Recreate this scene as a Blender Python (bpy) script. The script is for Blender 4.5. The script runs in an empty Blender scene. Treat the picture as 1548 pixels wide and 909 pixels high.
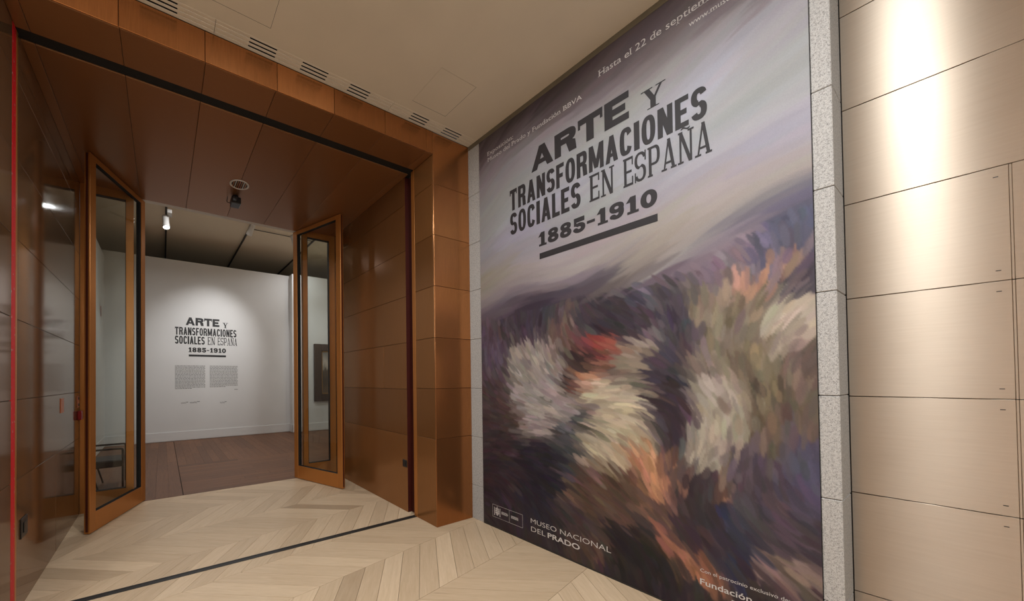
import bpy, bmesh, math, random
import numpy as np
from mathutils import Matrix, Vector

C = bpy.context.scene.collection
S = bpy.context.scene
PI = math.pi

# ------------------------------------------------------------------ camera
cam = bpy.data.cameras.new('camera')
cam.sensor_width = 36.0
cam.lens = 36.0 * 538.4188 / 1548.0
cam.shift_x = (774.0 - 563.0) / 1548.0
cam.shift_y = (567.35 - 454.5) / 1548.0
cam.clip_start = 0.05
camo = bpy.data.objects.new('camera', cam)
r0 = (0.8617369874, -0.5072689574, -0.0093578502)
r1 = (-0.0015430821, 0.0158238275, -0.9998736047)
r2 = (0.5073529180, 0.8616425078, 0.0128532198)
camo.matrix_world = Matrix(((r0[0], -r1[0], -r2[0], 0), (r0[1], -r1[1], -r2[1], 0), (r0[2], -r1[2], -r2[2], 1.5), (0, 0, 0, 1)))
C.objects.link(camo)
S.camera = camo

# ------------------------------------------------------------------ world, exposure
w = bpy.data.worlds.new('world')
S.world = w
w.use_nodes = True
w.node_tree.nodes['Background'].inputs[0].default_value = (0.9, 0.85, 0.8, 1)
w.node_tree.nodes['Background'].inputs[1].default_value = 0.03
S.view_settings.view_transform = 'Standard'
S.view_settings.look = 'None'
S.view_settings.gamma = 1.0
S.view_settings.use_curve_mapping = False
S.view_settings.exposure = 0.0
S.cycles.max_bounces = 10
S.cycles.diffuse_bounces = 6
S.cycles.glossy_bounces = 6
S.cycles.transmission_bounces = 8
S.cycles.transparent_max_bounces = 12
S.cycles.sample_clamp_indirect = 4.0
S.cycles.caustics_reflective = False
S.cycles.caustics_refractive = False


def area_light(name, loc, size, power, col, target=None, spread=180, shape='DISK', size_y=None):
    l = bpy.data.lights.new(name, 'AREA')
    l.shape = shape
    l.size = size
    if size_y:
        l.size_y = size_y
    l.energy = power
    l.color = col
    l.spread = math.radians(spread)
    o = bpy.data.objects.new(name, l)
    o.location = loc
    d = Vector((0, 0, -1)) if target is None else (Vector(target) - Vector(loc))
    o.rotation_euler = d.to_track_quat('-Z', 'Y').to_euler()
    C.objects.link(o)
    return o


def spot_light(name, loc, target, power, col, angle, blend=1.0, radius=0.04):
    l = bpy.data.lights.new(name, 'SPOT')
    l.energy = power
    l.color = col
    l.spot_size = math.radians(angle)
    l.spot_blend = blend
    l.shadow_soft_size = radius
    o = bpy.data.objects.new(name, l)
    o.location = loc
    o.rotation_euler = (Vector(target) - Vector(loc)).to_track_quat('-Z', 'Y').to_euler()
    C.objects.link(o)
    return o


WARM = (1.0, 0.86, 0.70)
NEUT = (0.95, 1.0, 1.03)
COOL = (0.985, 0.99, 1.0)
# the hall: unseen overhead lamps, some inferred from highlights, the others added for brightness
for x, y, p_ in ((-2.2, 0.36, 42), (1.15, 0.22, 34), (0.55, 1.42, 28), (1.5, 1.3, 22), (-2.4, -1.7, 44), (1.2, -1.7, 42), (-3.8, -0.6, 44)):
    area_light('hall_unseen_lamp', (x, y, 4.02), 0.26, p_, NEUT)
# unseen point lights behind the camera, added to brighten the hall ceiling
for x, y, p_ in ((-1.6, -1.9, 84), (0.9, -2.2, 74), (-3.6, -2.6, 55)):
    l = bpy.data.lights.new('hall_fill', 'POINT')
    l.energy = p_
    l.color = NEUT
    l.shadow_soft_size = 0.16
    o = bpy.data.objects.new('hall_fill', l)
    o.location = (x, y, 3.0)
    C.objects.link(o)
# the gallery: overhead fill lights without fixtures, added for the general brightness
for x, y, p_ in ((0.6, 7.3, 30), (3.3, 9.2, 16)):
    area_light('gallery_fill', (x, y, 5.1), 0.16, p_, COOL, spread=150)

l = bpy.data.lights.new('gallery_ceiling_fill', 'POINT')  # point light added out of view to lift the gallery ceiling
l.energy = 34
l.color = WARM
l.shadow_soft_size = 0.15
o = bpy.data.objects.new('gallery_ceiling_fill', l)
o.location = (4.9, 6.6, 3.7)
C.objects.link(o)

# ------------------------------------------------------------------ node helpers


def lin(c):
    return tuple(((v / 255.0) / 12.92 if v / 255.0 <= 0.04045 else ((v / 255.0 + 0.055) / 1.055) ** 2.4) for v in c)


class NT:
    def __init__(s, name):
        s.m = bpy.data.materials.new(name)
        s.m.use_nodes = True
        s.t = s.m.node_tree
        s.b = s.t.nodes['Principled BSDF']

    def n(s, typ, **kw):
        nd = s.t.nodes.new(typ)
        for k, v in kw.items():
            if k.startswith('i_'):
                nd.inputs[k[2:].replace('_', ' ')].default_value = v
            else:
                setattr(nd, k, v)
        return nd

    def l(s, a, b):
        s.t.links.new(a, b)

    def ramp(s, fac, stops):
        r = s.n('ShaderNodeValToRGB')
        e = r.color_ramp.elements
        while len(e) < len(stops):
            e.new(0.5)
        for el, (p_, c) in zip(e, stops):
            el.position = p_
            el.color = (*c, 1)
        s.l(fac, r.inputs[0])
        return r.outputs[0]

    def mix(s, fac, a, b, blend='MIX'):
        m = s.n('ShaderNodeMix', data_type='RGBA', blend_type=blend)
        for v, i in ((fac, 0), (a, 6), (b, 7)):
            if hasattr(v, 'is_linked') or hasattr(v, 'links'):
                s.l(v, m.inputs[i])
            else:
                m.inputs[i].default_value = v if i == 0 else (*v, 1)
        return m.outputs[2]

    def coords(s, kind='Object', scale=(1, 1, 1), rand=False):
        tc = s.n('ShaderNodeTexCoord')
        mp = s.n('ShaderNodeMapping')
        mp.inputs['Scale'].default_value = scale
        s.l(tc.outputs[kind], mp.inputs[0])
        if rand:
            oi = s.n('ShaderNodeObjectInfo')
            mm = s.n('ShaderNodeMath', operation='MULTIPLY')
            mm.inputs[1].default_value = 37.0
            s.l(oi.outputs['Random'], mm.inputs[0])
            cb = s.n('ShaderNodeCombineXYZ')
            s.l(mm.outputs[0], cb.inputs[0])
            s.l(mm.outputs[0], cb.inputs[1])
            s.l(cb.outputs[0], mp.inputs['Location'])
        return mp.outputs[0]

    def noise(s, vec, scale, detail=3, rough=0.5, dist=0.0):
        nd = s.n('ShaderNodeTexNoise')
        nd.inputs['Scale'].default_value = scale
        nd.inputs['Detail'].default_value = detail
        nd.inputs['Roughness'].default_value = rough
        nd.inputs['Distortion'].default_value = dist
        s.l(vec, nd.inputs['Vector'])
        return nd.outputs[0]

    def rand(s):
        return s.n('ShaderNodeObjectInfo').outputs['Random']

    def bump(s, h, strength, dist=0.002):
        b = s.n('ShaderNodeBump')
        b.inputs['Strength'].default_value = strength
        b.inputs['Distance'].default_value = dist
        s.l(h, b.inputs['Height'])
        s.l(b.outputs[0], s.b.inputs['Normal'])

    def set(s, **kw):
        for k, v in kw.items():
            s.b.inputs[k.replace('_', ' ')].default_value = (*v, 1) if isinstance(v, tuple) else v
        return s


def plain(name, c, rough=0.5, metal=0.0, spec=0.5, var=0.06, scale=9.0):
    t = NT(name)
    c = lin(c)
    n = t.noise(t.coords(), scale, 4)
    col = t.ramp(n, [(0.3, tuple(v * (1 - var) for v in c)), (0.7, tuple(v * (1 + var) for v in c))])
    t.l(col, t.b.inputs['Base Color'])
    t.set(Roughness=rough, Metallic=metal)
    t.b.inputs['Specular IOR Level'].default_value = spec
    return t.m


def bronze(name, c, rough, metal, spec=0.5, aniso=0.0, tint=0.12, streak=(30, 30, 1.2), coat=0.0, stv=0.10):
    """lacquered bronze sheet: a tint of its own per sheet, faint brushed streaks"""
    t = NT(name)
    c = lin(c)
    n = t.noise(t.coords(scale=streak, rand=True), 6.0, 3)
    rd = t.rand()
    a = t.ramp(rd, [(0.0, tuple(v * (1 - tint) for v in c)), (1.0, (c[0] * (1 + tint), c[1] * (1 + tint * 1.25), c[2] * (1 + tint * 1.5)))])
    b = t.ramp(n, [(0.35, (1 - stv,) * 3), (0.65, (1, 1, 1))])
    t.l(t.mix(1.0, a, b, 'MULTIPLY'), t.b.inputs['Base Color'])
    rr = t.n('ShaderNodeMapRange')
    rr.inputs[3].default_value = rough * 0.88
    rr.inputs[4].default_value = rough * 1.12
    t.l(n, rr.inputs[0])
    t.l(rr.outputs[0], t.b.inputs['Roughness'])
    t.set(Metallic=metal)
    t.b.inputs['Specular IOR Level'].default_value = spec
    if aniso:
        t.b.inputs['Anisotropic'].default_value = aniso
        t.b.inputs['Anisotropic Rotation'].default_value = 0.25
        tg = t.n('ShaderNodeTangent', direction_type='RADIAL', axis='Z')
        t.l(tg.outputs[0], t.b.inputs['Tangent'])
    if coat:
        t.b.inputs['Coat Weight'].default_value = coat
        t.b.inputs['Coat Roughness'].default_value = 0.05
    return t.m


def wood(name, c1, c2, rough, tint=0.18, dark=0.55, spots=True):
    t = NT(name)
    c1, c2 = lin(c1), lin(c2)
    v = t.coords(scale=(1.2, 14, 14), rand=True)
    g = t.noise(v, 3.0, 5, 0.6, 0.6)
    f = t.noise(t.coords(scale=(3, 70, 70), rand=True), 4.0, 2)
    base = t.ramp(g, [(0.3, c1), (0.68, c2)])
    base = t.mix(1.0, base, t.ramp(f, [(0.3, (0.93, 0.92, 0.91)), (0.65, (1, 1, 1))]), 'MULTIPLY')
    base = t.mix(1.0, base, t.ramp(t.rand(), [(0, (1 - tint * 2.4, 1 - tint * 2.7, 1 - tint * 2.9)), (0.03, (1 - tint * 2, 1 - tint * 2.2, 1 - tint * 2.4)), (0.05, (1 - tint, 1 - tint * 1.15, 1 - tint * 1.3)), (1, (1 + tint * 0.4, 1 + tint * 0.4, 1 + tint * 0.4))]), 'MULTIPLY')
    if spots:
        k = t.noise(t.coords('Generated', (1, 1, 1), True), 3.1, 2)
        base = t.mix(1.0, base, t.ramp(k, [(0.18, (dark, dark * 0.93, dark * 0.88)), (0.26, (1, 1, 1))]), 'MULTIPLY')
    t.l(base, t.b.inputs['Base Color'])
    t.set(Roughness=rough)
    t.bump(f, 0.12, 0.001)
    return t.m


def granite():
    t = NT('granite')
    v = t.coords()
    n1 = t.noise(v, 260, 2, 0.6)
    n2 = t.noise(v, 95, 3, 0.7)
    col = t.ramp(n1, [(0.33, lin((72, 67, 64))), (0.43, lin((172, 167, 162))), (0.6, lin((196, 191, 187))), (0.72, lin((146, 141, 138)))])
    col = t.mix(0.35, col, t.ramp(n2, [(0.38, lin((96, 91, 88))), (0.55, lin((192, 187, 181)))]))
    t.l(col, t.b.inputs['Base Color'])
    t.set(Roughness=0.75)
    t.bump(n1, 0.35, 0.003)
    return t.m


def steel():
    t = NT('brushed_steel')
    v = t.coords(scale=(1, 1.2, 26), rand=True)
    n = t.noise(v, 5.0, 4, 0.6)
    sm = t.noise(t.coords(scale=(1, 1, 1)), 2.2, 3)
    c = (0.44, 0.365, 0.29)
    col = t.ramp(n, [(0.3, tuple(x * 0.94 for x in c)), (0.7, c)])
    col = t.mix(1.0, col, t.ramp(sm, [(0.3, (0.95, 0.94, 0.93)), (0.7, (1, 1, 1))]), 'MULTIPLY')
    t.l(col, t.b.inputs['Base Color'])
    t.set(Metallic=1.0)
    rr = t.n('ShaderNodeMapRange')
    rr.inputs[3].default_value = 0.34
    rr.inputs[4].default_value = 0.39
    t.l(n, rr.inputs[0])
    t.l(rr.outputs[0], t.b.inputs['Roughness'])
    t.b.inputs['Anisotropic'].default_value = 1.0
    t.b.inputs['Anisotropic Rotation'].default_value = 0.25
    tg = t.n('ShaderNodeTangent', direction_type='RADIAL', axis='Z')
    t.l(tg.outputs[0], t.b.inputs['Tangent'])
    return t.m


def glass():
    t = NT('clear_glass')
    t.t.nodes.remove(t.b)
    out = t.t.nodes['Material Output']
    tr = t.n('ShaderNodeBsdfTransparent')
    tr.inputs[0].default_value = (0.93, 0.95, 0.94, 1)
    gl = t.n('ShaderNodeBsdfGlossy')
    gl.inputs['Roughness'].default_value = 0.01
    fr = t.n('ShaderNodeFresnel')
    fr.inputs[0].default_value = 1.45
    mx = t.n('ShaderNodeMixShader')
    ge = t.n('ShaderNodeNewGeometry')
    inv = t.n('ShaderNodeMath', operation='SUBTRACT')
    inv.inputs[0].default_value = 1.0
    t.l(ge.outputs['Backfacing'], inv.inputs[1])
    mu = t.n('ShaderNodeMath', operation='MULTIPLY')
    t.l(fr.outputs[0], mu.inputs[0])
    t.l(inv.outputs[0], mu.inputs[1])
    t.l(mu.outputs[0], mx.inputs[0])
    t.l(tr.outputs[0], mx.inputs[1])
    t.l(gl.outputs[0], mx.inputs[2])
    t.l(mx.outputs[0], out.inputs[0])
    return t.m


def emit(name, c, s):
    t = NT(name)
    t.set(Base_Color=(0.8, 0.8, 0.8))
    t.b.inputs['Emission Color'].default_value = (*c, 1)
    t.b.inputs['Emission Strength'].default_value = s
    return t.m


def redpaint():
    t = NT('chipped_red_paint')
    n = t.noise(t.coords(scale=(1, 1, 0.6)), 55, 3)
    col = t.ramp(n, [(0.66, lin((205, 14, 28))), (0.69, lin((200, 170, 160)))])
    t.l(col, t.b.inputs['Base Color'])
    t.set(Roughness=0.5)
    return t.m


def poster_mat():
    t = NT('printed_vinyl')
    a = t.n('ShaderNodeVertexColor', layer_name='print')
    n = t.noise(t.coords(scale=(1, 1, 1)), 260, 2)
    col = t.mix(1.0, a.outputs[0], t.ramp(n, [(0.3, (0.93, 0.93, 0.93)), (0.7, (1.04, 1.04, 1.04))]), 'MULTIPLY')
    t.l(col, t.b.inputs['Base Color'])
    t.set(Roughness=0.55)
    t.b.inputs['Specular IOR Level'].default_value = 0.3
    return t.m


M = dict(
    ceiling=plain('ceiling_plaster', (214, 202, 184), 0.9, var=0.03, scale=2.5),
    grille=plain('grille_paint', (222, 211, 195), 0.7, var=0.02),
    black=plain('black_void', (8, 8, 8), 0.8),
    dark=plain('dark_metal', (38, 36, 35), 0.45),
    olive=plain('olive_strip', (104, 94, 76), 0.7),
    track=plain('grey_track', (62, 58, 54), 0.5),
    white=plain('white_paint', (215, 214, 212), 0.75, var=0.02, scale=1.5),
    whitem=plain('white_metal', (200, 198, 194), 0.4),
    gal_ceil=plain('gallery_ceiling', (216, 200, 174), 0.9, var=0.03, scale=1.0),
    face=bronze('bronze_face', (190, 126, 76), 0.25, 0.85, aniso=0.5, tint=0.2, stv=0.14),
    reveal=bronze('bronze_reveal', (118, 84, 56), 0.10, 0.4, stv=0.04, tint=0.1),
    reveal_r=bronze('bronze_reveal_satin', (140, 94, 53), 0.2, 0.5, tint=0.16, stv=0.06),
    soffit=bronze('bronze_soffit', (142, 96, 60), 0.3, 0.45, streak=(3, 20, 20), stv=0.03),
    frame=bronze('bronze_door_frame', (182, 118, 58), 0.3, 0.5, tint=0.08, stv=0.04),
    backing=plain('joint_shadow', (22, 14, 9), 0.7),
    gap=plain('dark_red_channel', (62, 16, 8), 0.5),
    red=redpaint(),
    granite=granite(),
    steel=steel(),
    glass=glass(),
    oak=wood('pale_oak', (206, 179, 146), (218, 192, 161), 0.42, tint=0.14),
    gal_oak=wood('brown_oak', (104, 66, 40), (128, 86, 56), 0.45, tint=0.24, spots=False),
    subfloor=plain('subfloor', (40, 32, 26), 0.9),
    print=poster_mat(),
    ink=plain('black_ink', (46, 42, 43), 0.6, spec=0.3),
    wallink=plain('black_vinyl', (34, 33, 33), 0.5),
    paleink=plain('pale_ink', (196, 188, 184), 0.6),
    greytext=plain('grey_text', (112, 110, 108), 0.7),
    socket=plain('black_socket', (16, 17, 20), 0.3),
    copper=plain('copper_plate', (196, 118, 84), 0.35, 0.4),
    redplastic=plain('red_plastic', (150, 16, 24), 0.4),
    leather=plain('black_leather', (30, 27, 26), 0.45),
    tube=plain('black_tube', (34, 32, 31), 0.35, 0.3),
    pframe=plain('dark_picture_frame', (62, 46, 38), 0.4),
    gilt=plain('gilt_slip', (150, 116, 70), 0.4, 0.4),
    lens=emit('lit_lamp', (0.92, 0.96, 1.0), 30.0),
)

# ------------------------------------------------------------------ mesh helpers


def box(bm, x0, x1, y0, y1, z0, z1):
    v = [bm.verts.new((x, y, z)) for z in (z0, z1) for x, y in ((x0, y0), (x1, y0), (x1, y1), (x0, y1))]
    for f in ((3, 2, 1, 0), (4, 5, 6, 7), (0, 1, 5, 4), (1, 2, 6, 5), (2, 3, 7, 6), (3, 0, 4, 7)):
        bm.faces.new([v[i] for i in f])


def lathe(bm, prof, n=24, center=(0, 0, 0), axis='Z'):
    rings = []
    for r, h in prof:
        ring = []
        for i in range(n):
            a = 2 * PI * i / n
            p_ = (r * math.cos(a), r * math.sin(a), h)
            if axis == 'Y':
                p_ = (p_[0], p_[2], p_[1])
            elif axis == 'X':
                p_ = (p_[2], p_[0], p_[1])
            ring.append(bm.verts.new(tuple(p_[k] + center[k] for k in range(3))))
        rings.append(ring)
    for a, b in zip(rings, rings[1:]):
        for i in range(n):
            bm.faces.new((a[i], a[(i + 1) % n], b[(i + 1) % n], b[i]))
    bm.faces.new(rings[0][::-1])
    bm.faces.new(rings[-1])


def tube(bm, pts, r, n=10):
    pts = [Vector(p_) for p_ in pts]
    rings = []
    up = Vector((0.31, 0.17, 0.93)).normalized()
    for i, p_ in enumerate(pts):
        d = ((pts[min(i + 1, len(pts) - 1)] - pts[i]).normalized() + (pts[i] - pts[max(i - 1, 0)]).normalized()).normalized()
        u = d.cross(up).normalized()
        v = d.cross(u).normalized()
        rings.append([bm.verts.new(p_ + r * (math.cos(2 * PI * k / n) * u + math.sin(2 * PI * k / n) * v)) for k in range(n)])
    for a, b in zip(rings, rings[1:]):
        for i in range(n):
            bm.faces.new((a[i], a[(i + 1) % n], b[(i + 1) % n], b[i]))
    bm.faces.new(rings[0][::-1])
    bm.faces.new(rings[-1])


def rounded_path(pts, r, seg=4):
    out = [Vector(pts[0])]
    for a, b, c in zip(pts, pts[1:], pts[2:]):
        a, b, c = Vector(a), Vector(b), Vector(c)
        p0 = b + (a - b).normalized() * r
        p1 = b + (c - b).normalized() * r
        for i in range(seg + 1):
            t = i / seg
            out.append((1 - t) ** 2 * p0 + 2 * t * (1 - t) * b + t * t * p1)
    out.append(Vector(pts[-1]))
    return out


def link(name, bm, mat, parent=None, bevel=0.0, smooth=False):
    bmesh.ops.recalc_face_normals(bm, faces=bm.faces)
    if bevel:
        bmesh.ops.bevel(bm, geom=list(bm.edges), offset=bevel, segments=1, affect='EDGES', clamp_overlap=True)
    me = bpy.data.meshes.new(name)
    bm.to_mesh(me)
    bm.free()
    if smooth:
        for p_ in me.polygons:
            p_.use_smooth = True
        me.set_sharp_from_angle(angle=math.radians(40))
    me.materials.append(mat)
    o = bpy.data.objects.new(name, me)
    C.objects.link(o)
    if parent:
        o.parent = parent
    return o


def boxes(name, bl, mat, parent=None, bevel=0.0):
    bm = bmesh.new()
    for b in bl:
        box(bm, *b)
    return link(name, bm, mat, parent, bevel)


def panel(name, b, mat, parent, bevel=0.0015):
    """a single sheet, origin at its own centre so that its grain starts afresh"""
    cx, cy, cz = (b[0] + b[1]) / 2, (b[2] + b[3]) / 2, (b[4] + b[5]) / 2
    o = boxes(name, [(b[0] - cx, b[1] - cx, b[2] - cy, b[3] - cy, b[4] - cz, b[5] - cz)], mat, parent, bevel)
    o.location = (cx, cy, cz)
    return o


def struct(o, label=None):
    o['kind'] = 'structure'
    if label:
        o['label'] = label
    return o


def empty(name, loc=(0, 0, 0)):
    o = bpy.data.objects.new(name, None)
    o.location = loc
    C.objects.link(o)
    return o


def tag(o, label, cat, group=None):
    o['label'] = label
    o['category'] = cat
    if group:
        o['group'] = group
    return o


# ------------------------------------------------------------------ main measures (metres, camera at x=0 y=0 z=1.5)
XL, XR, XP, XS = -0.82, 2.385, 2.885, 3.12     # portal left, portal right, poster wall, steel wall
YF, YS, YG, YW = 2.79, 3.14, 5.31, 10.26       # portal face, shutter slot, gallery opening, title wall
ZS, ZC, ZG = 3.806, 4.035, 5.2                 # soffit, hall ceiling, gallery ceiling
ROWS = [0.0, 0.868, 1.39, 1.918, 2.444, 2.967, 3.495]
G = 0.0016                                     # half a joint

# ------------------------------------------------------------------ floors
floor = struct(boxes('floor', [(-5, 4.9, -5, 5.335, -0.12, -0.016)], M['subfloor']), 'pale oak chevron parquet of the hall')
struct(boxes('floor_hall', [(-5, -0.952, -5, YF, -0.015, 0), (-0.952, 3.3, -5, -0.202, -0.015, 0), (2.902, 3.3, -0.2, 0.34, -0.015, 0)], plain('oak_far', (200, 176, 148), 0.45)), 'pale oak floor of the hall around the camera')
rng = random.Random(4)
TH = math.radians(8.1)
O = Vector((1.6, 2.536))
U = Vector((math.cos(TH), math.sin(TH)))
V = Vector((-math.sin(TH), math.cos(TH)))
BW, PW, SH = 0.562, 0.208, 0.59


def clip(poly, axis, val, keep_less):
    out = []
    for i in range(len(poly)):
        a, b = poly[i], poly[(i + 1) % len(poly)]
        ia = (a[axis] <= val) == keep_less
        ib = (b[axis] <= val) == keep_less
        if ia:
            out.append(a)
        if ia != ib:
            t = (val - a[axis]) / (b[axis] - a[axis])
            out.append(a + (b - a) * t)
    return out


def plank(poly, ang, mat, parent, z0=-0.015):
    c = sum(poly, Vector((0, 0))) / len(poly)
    ca, sa = math.cos(-ang), math.sin(-ang)
    bm = bmesh.new()
    loc = [((p_.x - c.x) * ca - (p_.y - c.y) * sa, (p_.x - c.x) * sa + (p_.y - c.y) * ca) for p_ in poly]
    top = [bm.verts.new((x, y, 0)) for x, y in loc]
    bot = [bm.verts.new((x, y, z0)) for x, y in loc]
    bm.faces.new(top)
    bm.faces.new(bot[::-1])
    n = len(poly)
    for i in range(n):
        bm.faces.new((top[i], bot[i], bot[(i + 1) % n], top[(i + 1) % n]))
    o = link('plank', bm, mat, parent)
    o.location = (c.x, c.y, 0)
    o.rotation_euler = (0, 0, ang)
    return o


def area(poly):
    return abs(sum(a.x * b.y - a.y * b.x for a, b in zip(poly, poly[1:] + poly[:1]))) / 2


for k in range(-6, 7):
    v0, v1 = k * BW, (k + 1) * BW
    off = (lambda j: 0.0 if j % 2 == 0 else -SH)
    o0, o1 = off(k), off(k + 1)
    dirv = Vector((o1 - o0, BW))
    ang = math.atan2(dirv.y, dirv.x) + TH
    g = 0.0013
    for n in range(-30, 30):
        q = [(n * PW + o0 + g * 1.4, v0 + g), ((n + 1) * PW + o0 - g * 1.4, v0 + g), ((n + 1) * PW + o1 - g * 1.4, v1 - g), (n * PW + o1 + g * 1.4, v1 - g)]
        poly = [O + U * a + V * b for a, b in q]
        poly = clip(clip(poly, 1, 5.328, True), 1, -0.2, False)
        if len(poly) < 3:
            continue
        cy = sum(p_.y for p_ in poly) / len(poly)
        poly = clip(clip(poly, 0, 2.9, True), 0, -0.95, False)
        if len(poly) < 3 or area(poly) < 0.002:
            continue
        c = sum(poly, Vector((0, 0))) / len(poly)
        depth = c.x * r2[0] + c.y * r2[1]
        plank(poly, ang, M['oak'], floor)
# steel track in the floor under the shutter
struct(boxes('trim_1', [(XL, 2.405, 3.122, 3.132, 0.0, 0.003), (XL, 2.405, 3.168, 3.178, 0.0, 0.003), (XL, 2.405, 3.13, 3.17, 0.0, 0.0012)], M['dark']), 'dark steel shutter track across the parquet')

gfloor = struct(boxes('floor_gallery', [(-1.4, 6.2, 5.336, 12.5, -0.12, -0.016)], M['subfloor']), 'brown oak boards of the gallery')


def board(x0, x1, y0, y1, along_x):
    g = 0.0008
    poly = [Vector((x0 + g, y0 + g)), Vector((x1 - g, y0 + g)), Vector((x1 - g, y1 - g)), Vector((x0 + g, y1 - g))]
    plank(poly, 0 if along_x else PI / 2, M['gal_oak'], gfloor)


x = -1.19
while x < 0.228:
    x2 = min(x + 0.1577, 0.228)
    y = 5.338
    first = rng.uniform(0.9, 2.4)
    while y < 10.3:
        y2 = min(y + first, 10.35)
        board(x, x2, y, y2, False)
        y, first = y2, rng.uniform(1.8, 2.6)
    x = x2
    if abs(x - 0.228) < 1e-6:
        break
y = 5.338
while y < 7.25:
    y2 = y + 0.137
    x, first = 0.236, rng.uniform(0.8, 2.2)
    while x < 5.2:
        x2 = min(x + first, 5.2)
        board(x, x2, y, y2, True)
        x, first = x2, rng.uniform(1.6, 2.4)
    y = y2
yb = y
x = 0.236
while x < 5.2:
    x2 = min(x + 0.142, 5.2)
    ym = yb + rng.uniform(0.8, 2.2)
    board(x, x2, yb, ym, False)
    board(x, x2, ym, 10.35, False)
    x = x2

# ------------------------------------------------------------------ hall ceiling with grille slot and hatches cut out
GY0, GY1 = 2.665, 2.782
HATCH = [(1.96, 2.354, 2.172, 2.566), (0.279, 0.673, 2.146, 2.540)]
xs = sorted({-5, -0.95, 2.9, XS + 0.05, *[h[i] + d for h in HATCH for i, d in ((0, -0.001), (0, 0.001), (1, -0.001), (1, 0.001))]})
ys = sorted({-5, YF, GY0, GY1, *[h[i] + d for h in HATCH for i, d in ((2, -0.001), (2, 0.001), (3, -0.001), (3, 0.001))]})
bm = bmesh.new()
for xa, xb in zip(xs, xs[1:]):
    for ya, yb_ in zip(ys, ys[1:]):
        mx_, my_ = (xa + xb) / 2, (ya + yb_) / 2
        if GY0 < my_ < GY1 and -0.95 < mx_ < 2.9:
            continue
        if any(h[0] - 0.0011 < mx_ < h[1] + 0.0011 and h[2] - 0.0011 < my_ < h[3] + 0.0011 for h in HATCH):
            continue
        bm.faces.new([bm.verts.new(p_) for p_ in ((xa, ya, ZC), (xa, yb_, ZC), (xb, yb_, ZC), (xb, ya, ZC))])
bmesh.ops.remove_doubles(bm, verts=bm.verts, dist=1e-5)
ceil = struct(link('ceiling', bm, M['ceiling']), 'beige plaster ceiling of the hall')
boxes('void', [(-5, XS + 0.05, -5, YF, ZC + 0.12, ZC + 0.14)], M['black'], ceil)
for i, h in enumerate(HATCH):
    o = boxes('access_hatch', [(h[0] + 0.001, h[1] - 0.001, h[2] + 0.001, h[3] - 0.001, ZC + 0.0004, ZC + 0.02)], M['ceiling'])
    tag(o, ['square plaster access hatch in the ceiling, nearer the poster', 'square plaster access hatch in the ceiling, nearer the left edge'][i], 'hatch', 'access hatches in the plaster ceiling')

# slot air grille along the portal: three lengths
SLY = [2.686, 2.7205, 2.755]
secs = [(-0.95, 0.324, [(-0.86, -0.66), (-0.13, 0.09)]), (0.327, 1.829, [(0.56, 0.762), (0.966, 1.188), (1.392, 1.59)]), (1.832, 2.9, [(2.06, 2.257), (2.464, 2.687)])]
names = ['slotted air grille length at the upper left above the bronze lintel', 'slotted air grille length in the middle above the bronze lintel', 'slotted air grille length ending at the granite beside the poster']
for (x0, x1, op), lab in zip(secs, names):
    e = tag(empty('air_grille', ((x0 + x1) / 2, 2.72, ZC)), lab, 'air grille', 'slotted air grilles along the ceiling edge')
    lx = (x0 + x1) / 2

    def L(b):
        return (b[0] - lx, b[1] - lx, b[2] - 2.72, b[3] - 2.72, b[4] - ZC, b[5] - ZC)
    edges = [GY0] + [v for s in SLY for v in (s - 0.0075, s + 0.0075)] + [GY1]
    for a, b in zip(edges[::2], edges[1::2]):
        boxes('rail', [L((x0, x1, a, b, ZC - 0.001, ZC + 0.0015))], M['grille'], e)
    for s in SLY:
        cur = x0
        for a, b in op + [(x1, x1)]:
            if a > cur + 0.001:
                boxes('blank_strip', [L((cur, a, s - 0.0075, s + 0.0075, ZC + 0.0025, ZC + 0.005))], M['grille'], e)
            cur = b
    boxes('plenum', [L((x0, x1, GY0, GY1, ZC + 0.06, ZC + 0.07))], M['black'], e)

# ------------------------------------------------------------------ bronze portal
front = struct(boxes('wall_front', [(2.405, 2.9, YF + 0.012, 3.10, 0, ZC), (-0.86, 2.405, YF + 0.012, 3.10, ZS + 0.012, ZC + 0.1), (-5, -0.86, YF + 0.012, 3.05, 0, ZC + 0.1)], M['backing']), 'bronze clad portal front')
LX = [-0.76, -0.245, 0.267, 0.79, 1.286, 1.808, 2.30, XR]
for a, b in zip(LX, LX[1:]):
    panel('lintel_panel', (a + G, b - G, YF, YF + 0.01, ZS + 0.001, ZC - 0.004), M['face'], front)
panel('lintel_panel', (XL, -0.76 - G, YF, YF + 0.01, ZS + 0.001, ZC - 0.004), M['face'], front)
zr = [0.0] + [0.888, 1.402, 1.925, 2.455, 2.978, 3.505] + [ZC - 0.004]
for a, b in zip(zr, zr[1:]):
    panel('pillar_panel', (XR + 0.001, 2.9, YF, YF + 0.01, a + (G if a else 0), b - G), M['face'], front)
    panel('jamb_panel', (XR, XR + 0.01, YF + 0.0115, 3.108, a + (G if a else 0), min(b - G, ZS - 0.002)), M['reveal_r'], front)
for i in range(6):
    panel('left_face_panel', (-1.9 - i * 0.0, XL - 0.012, YF, YF + 0.01, zr[i] + G, zr[i + 1] - G), M['face'], front)

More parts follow.
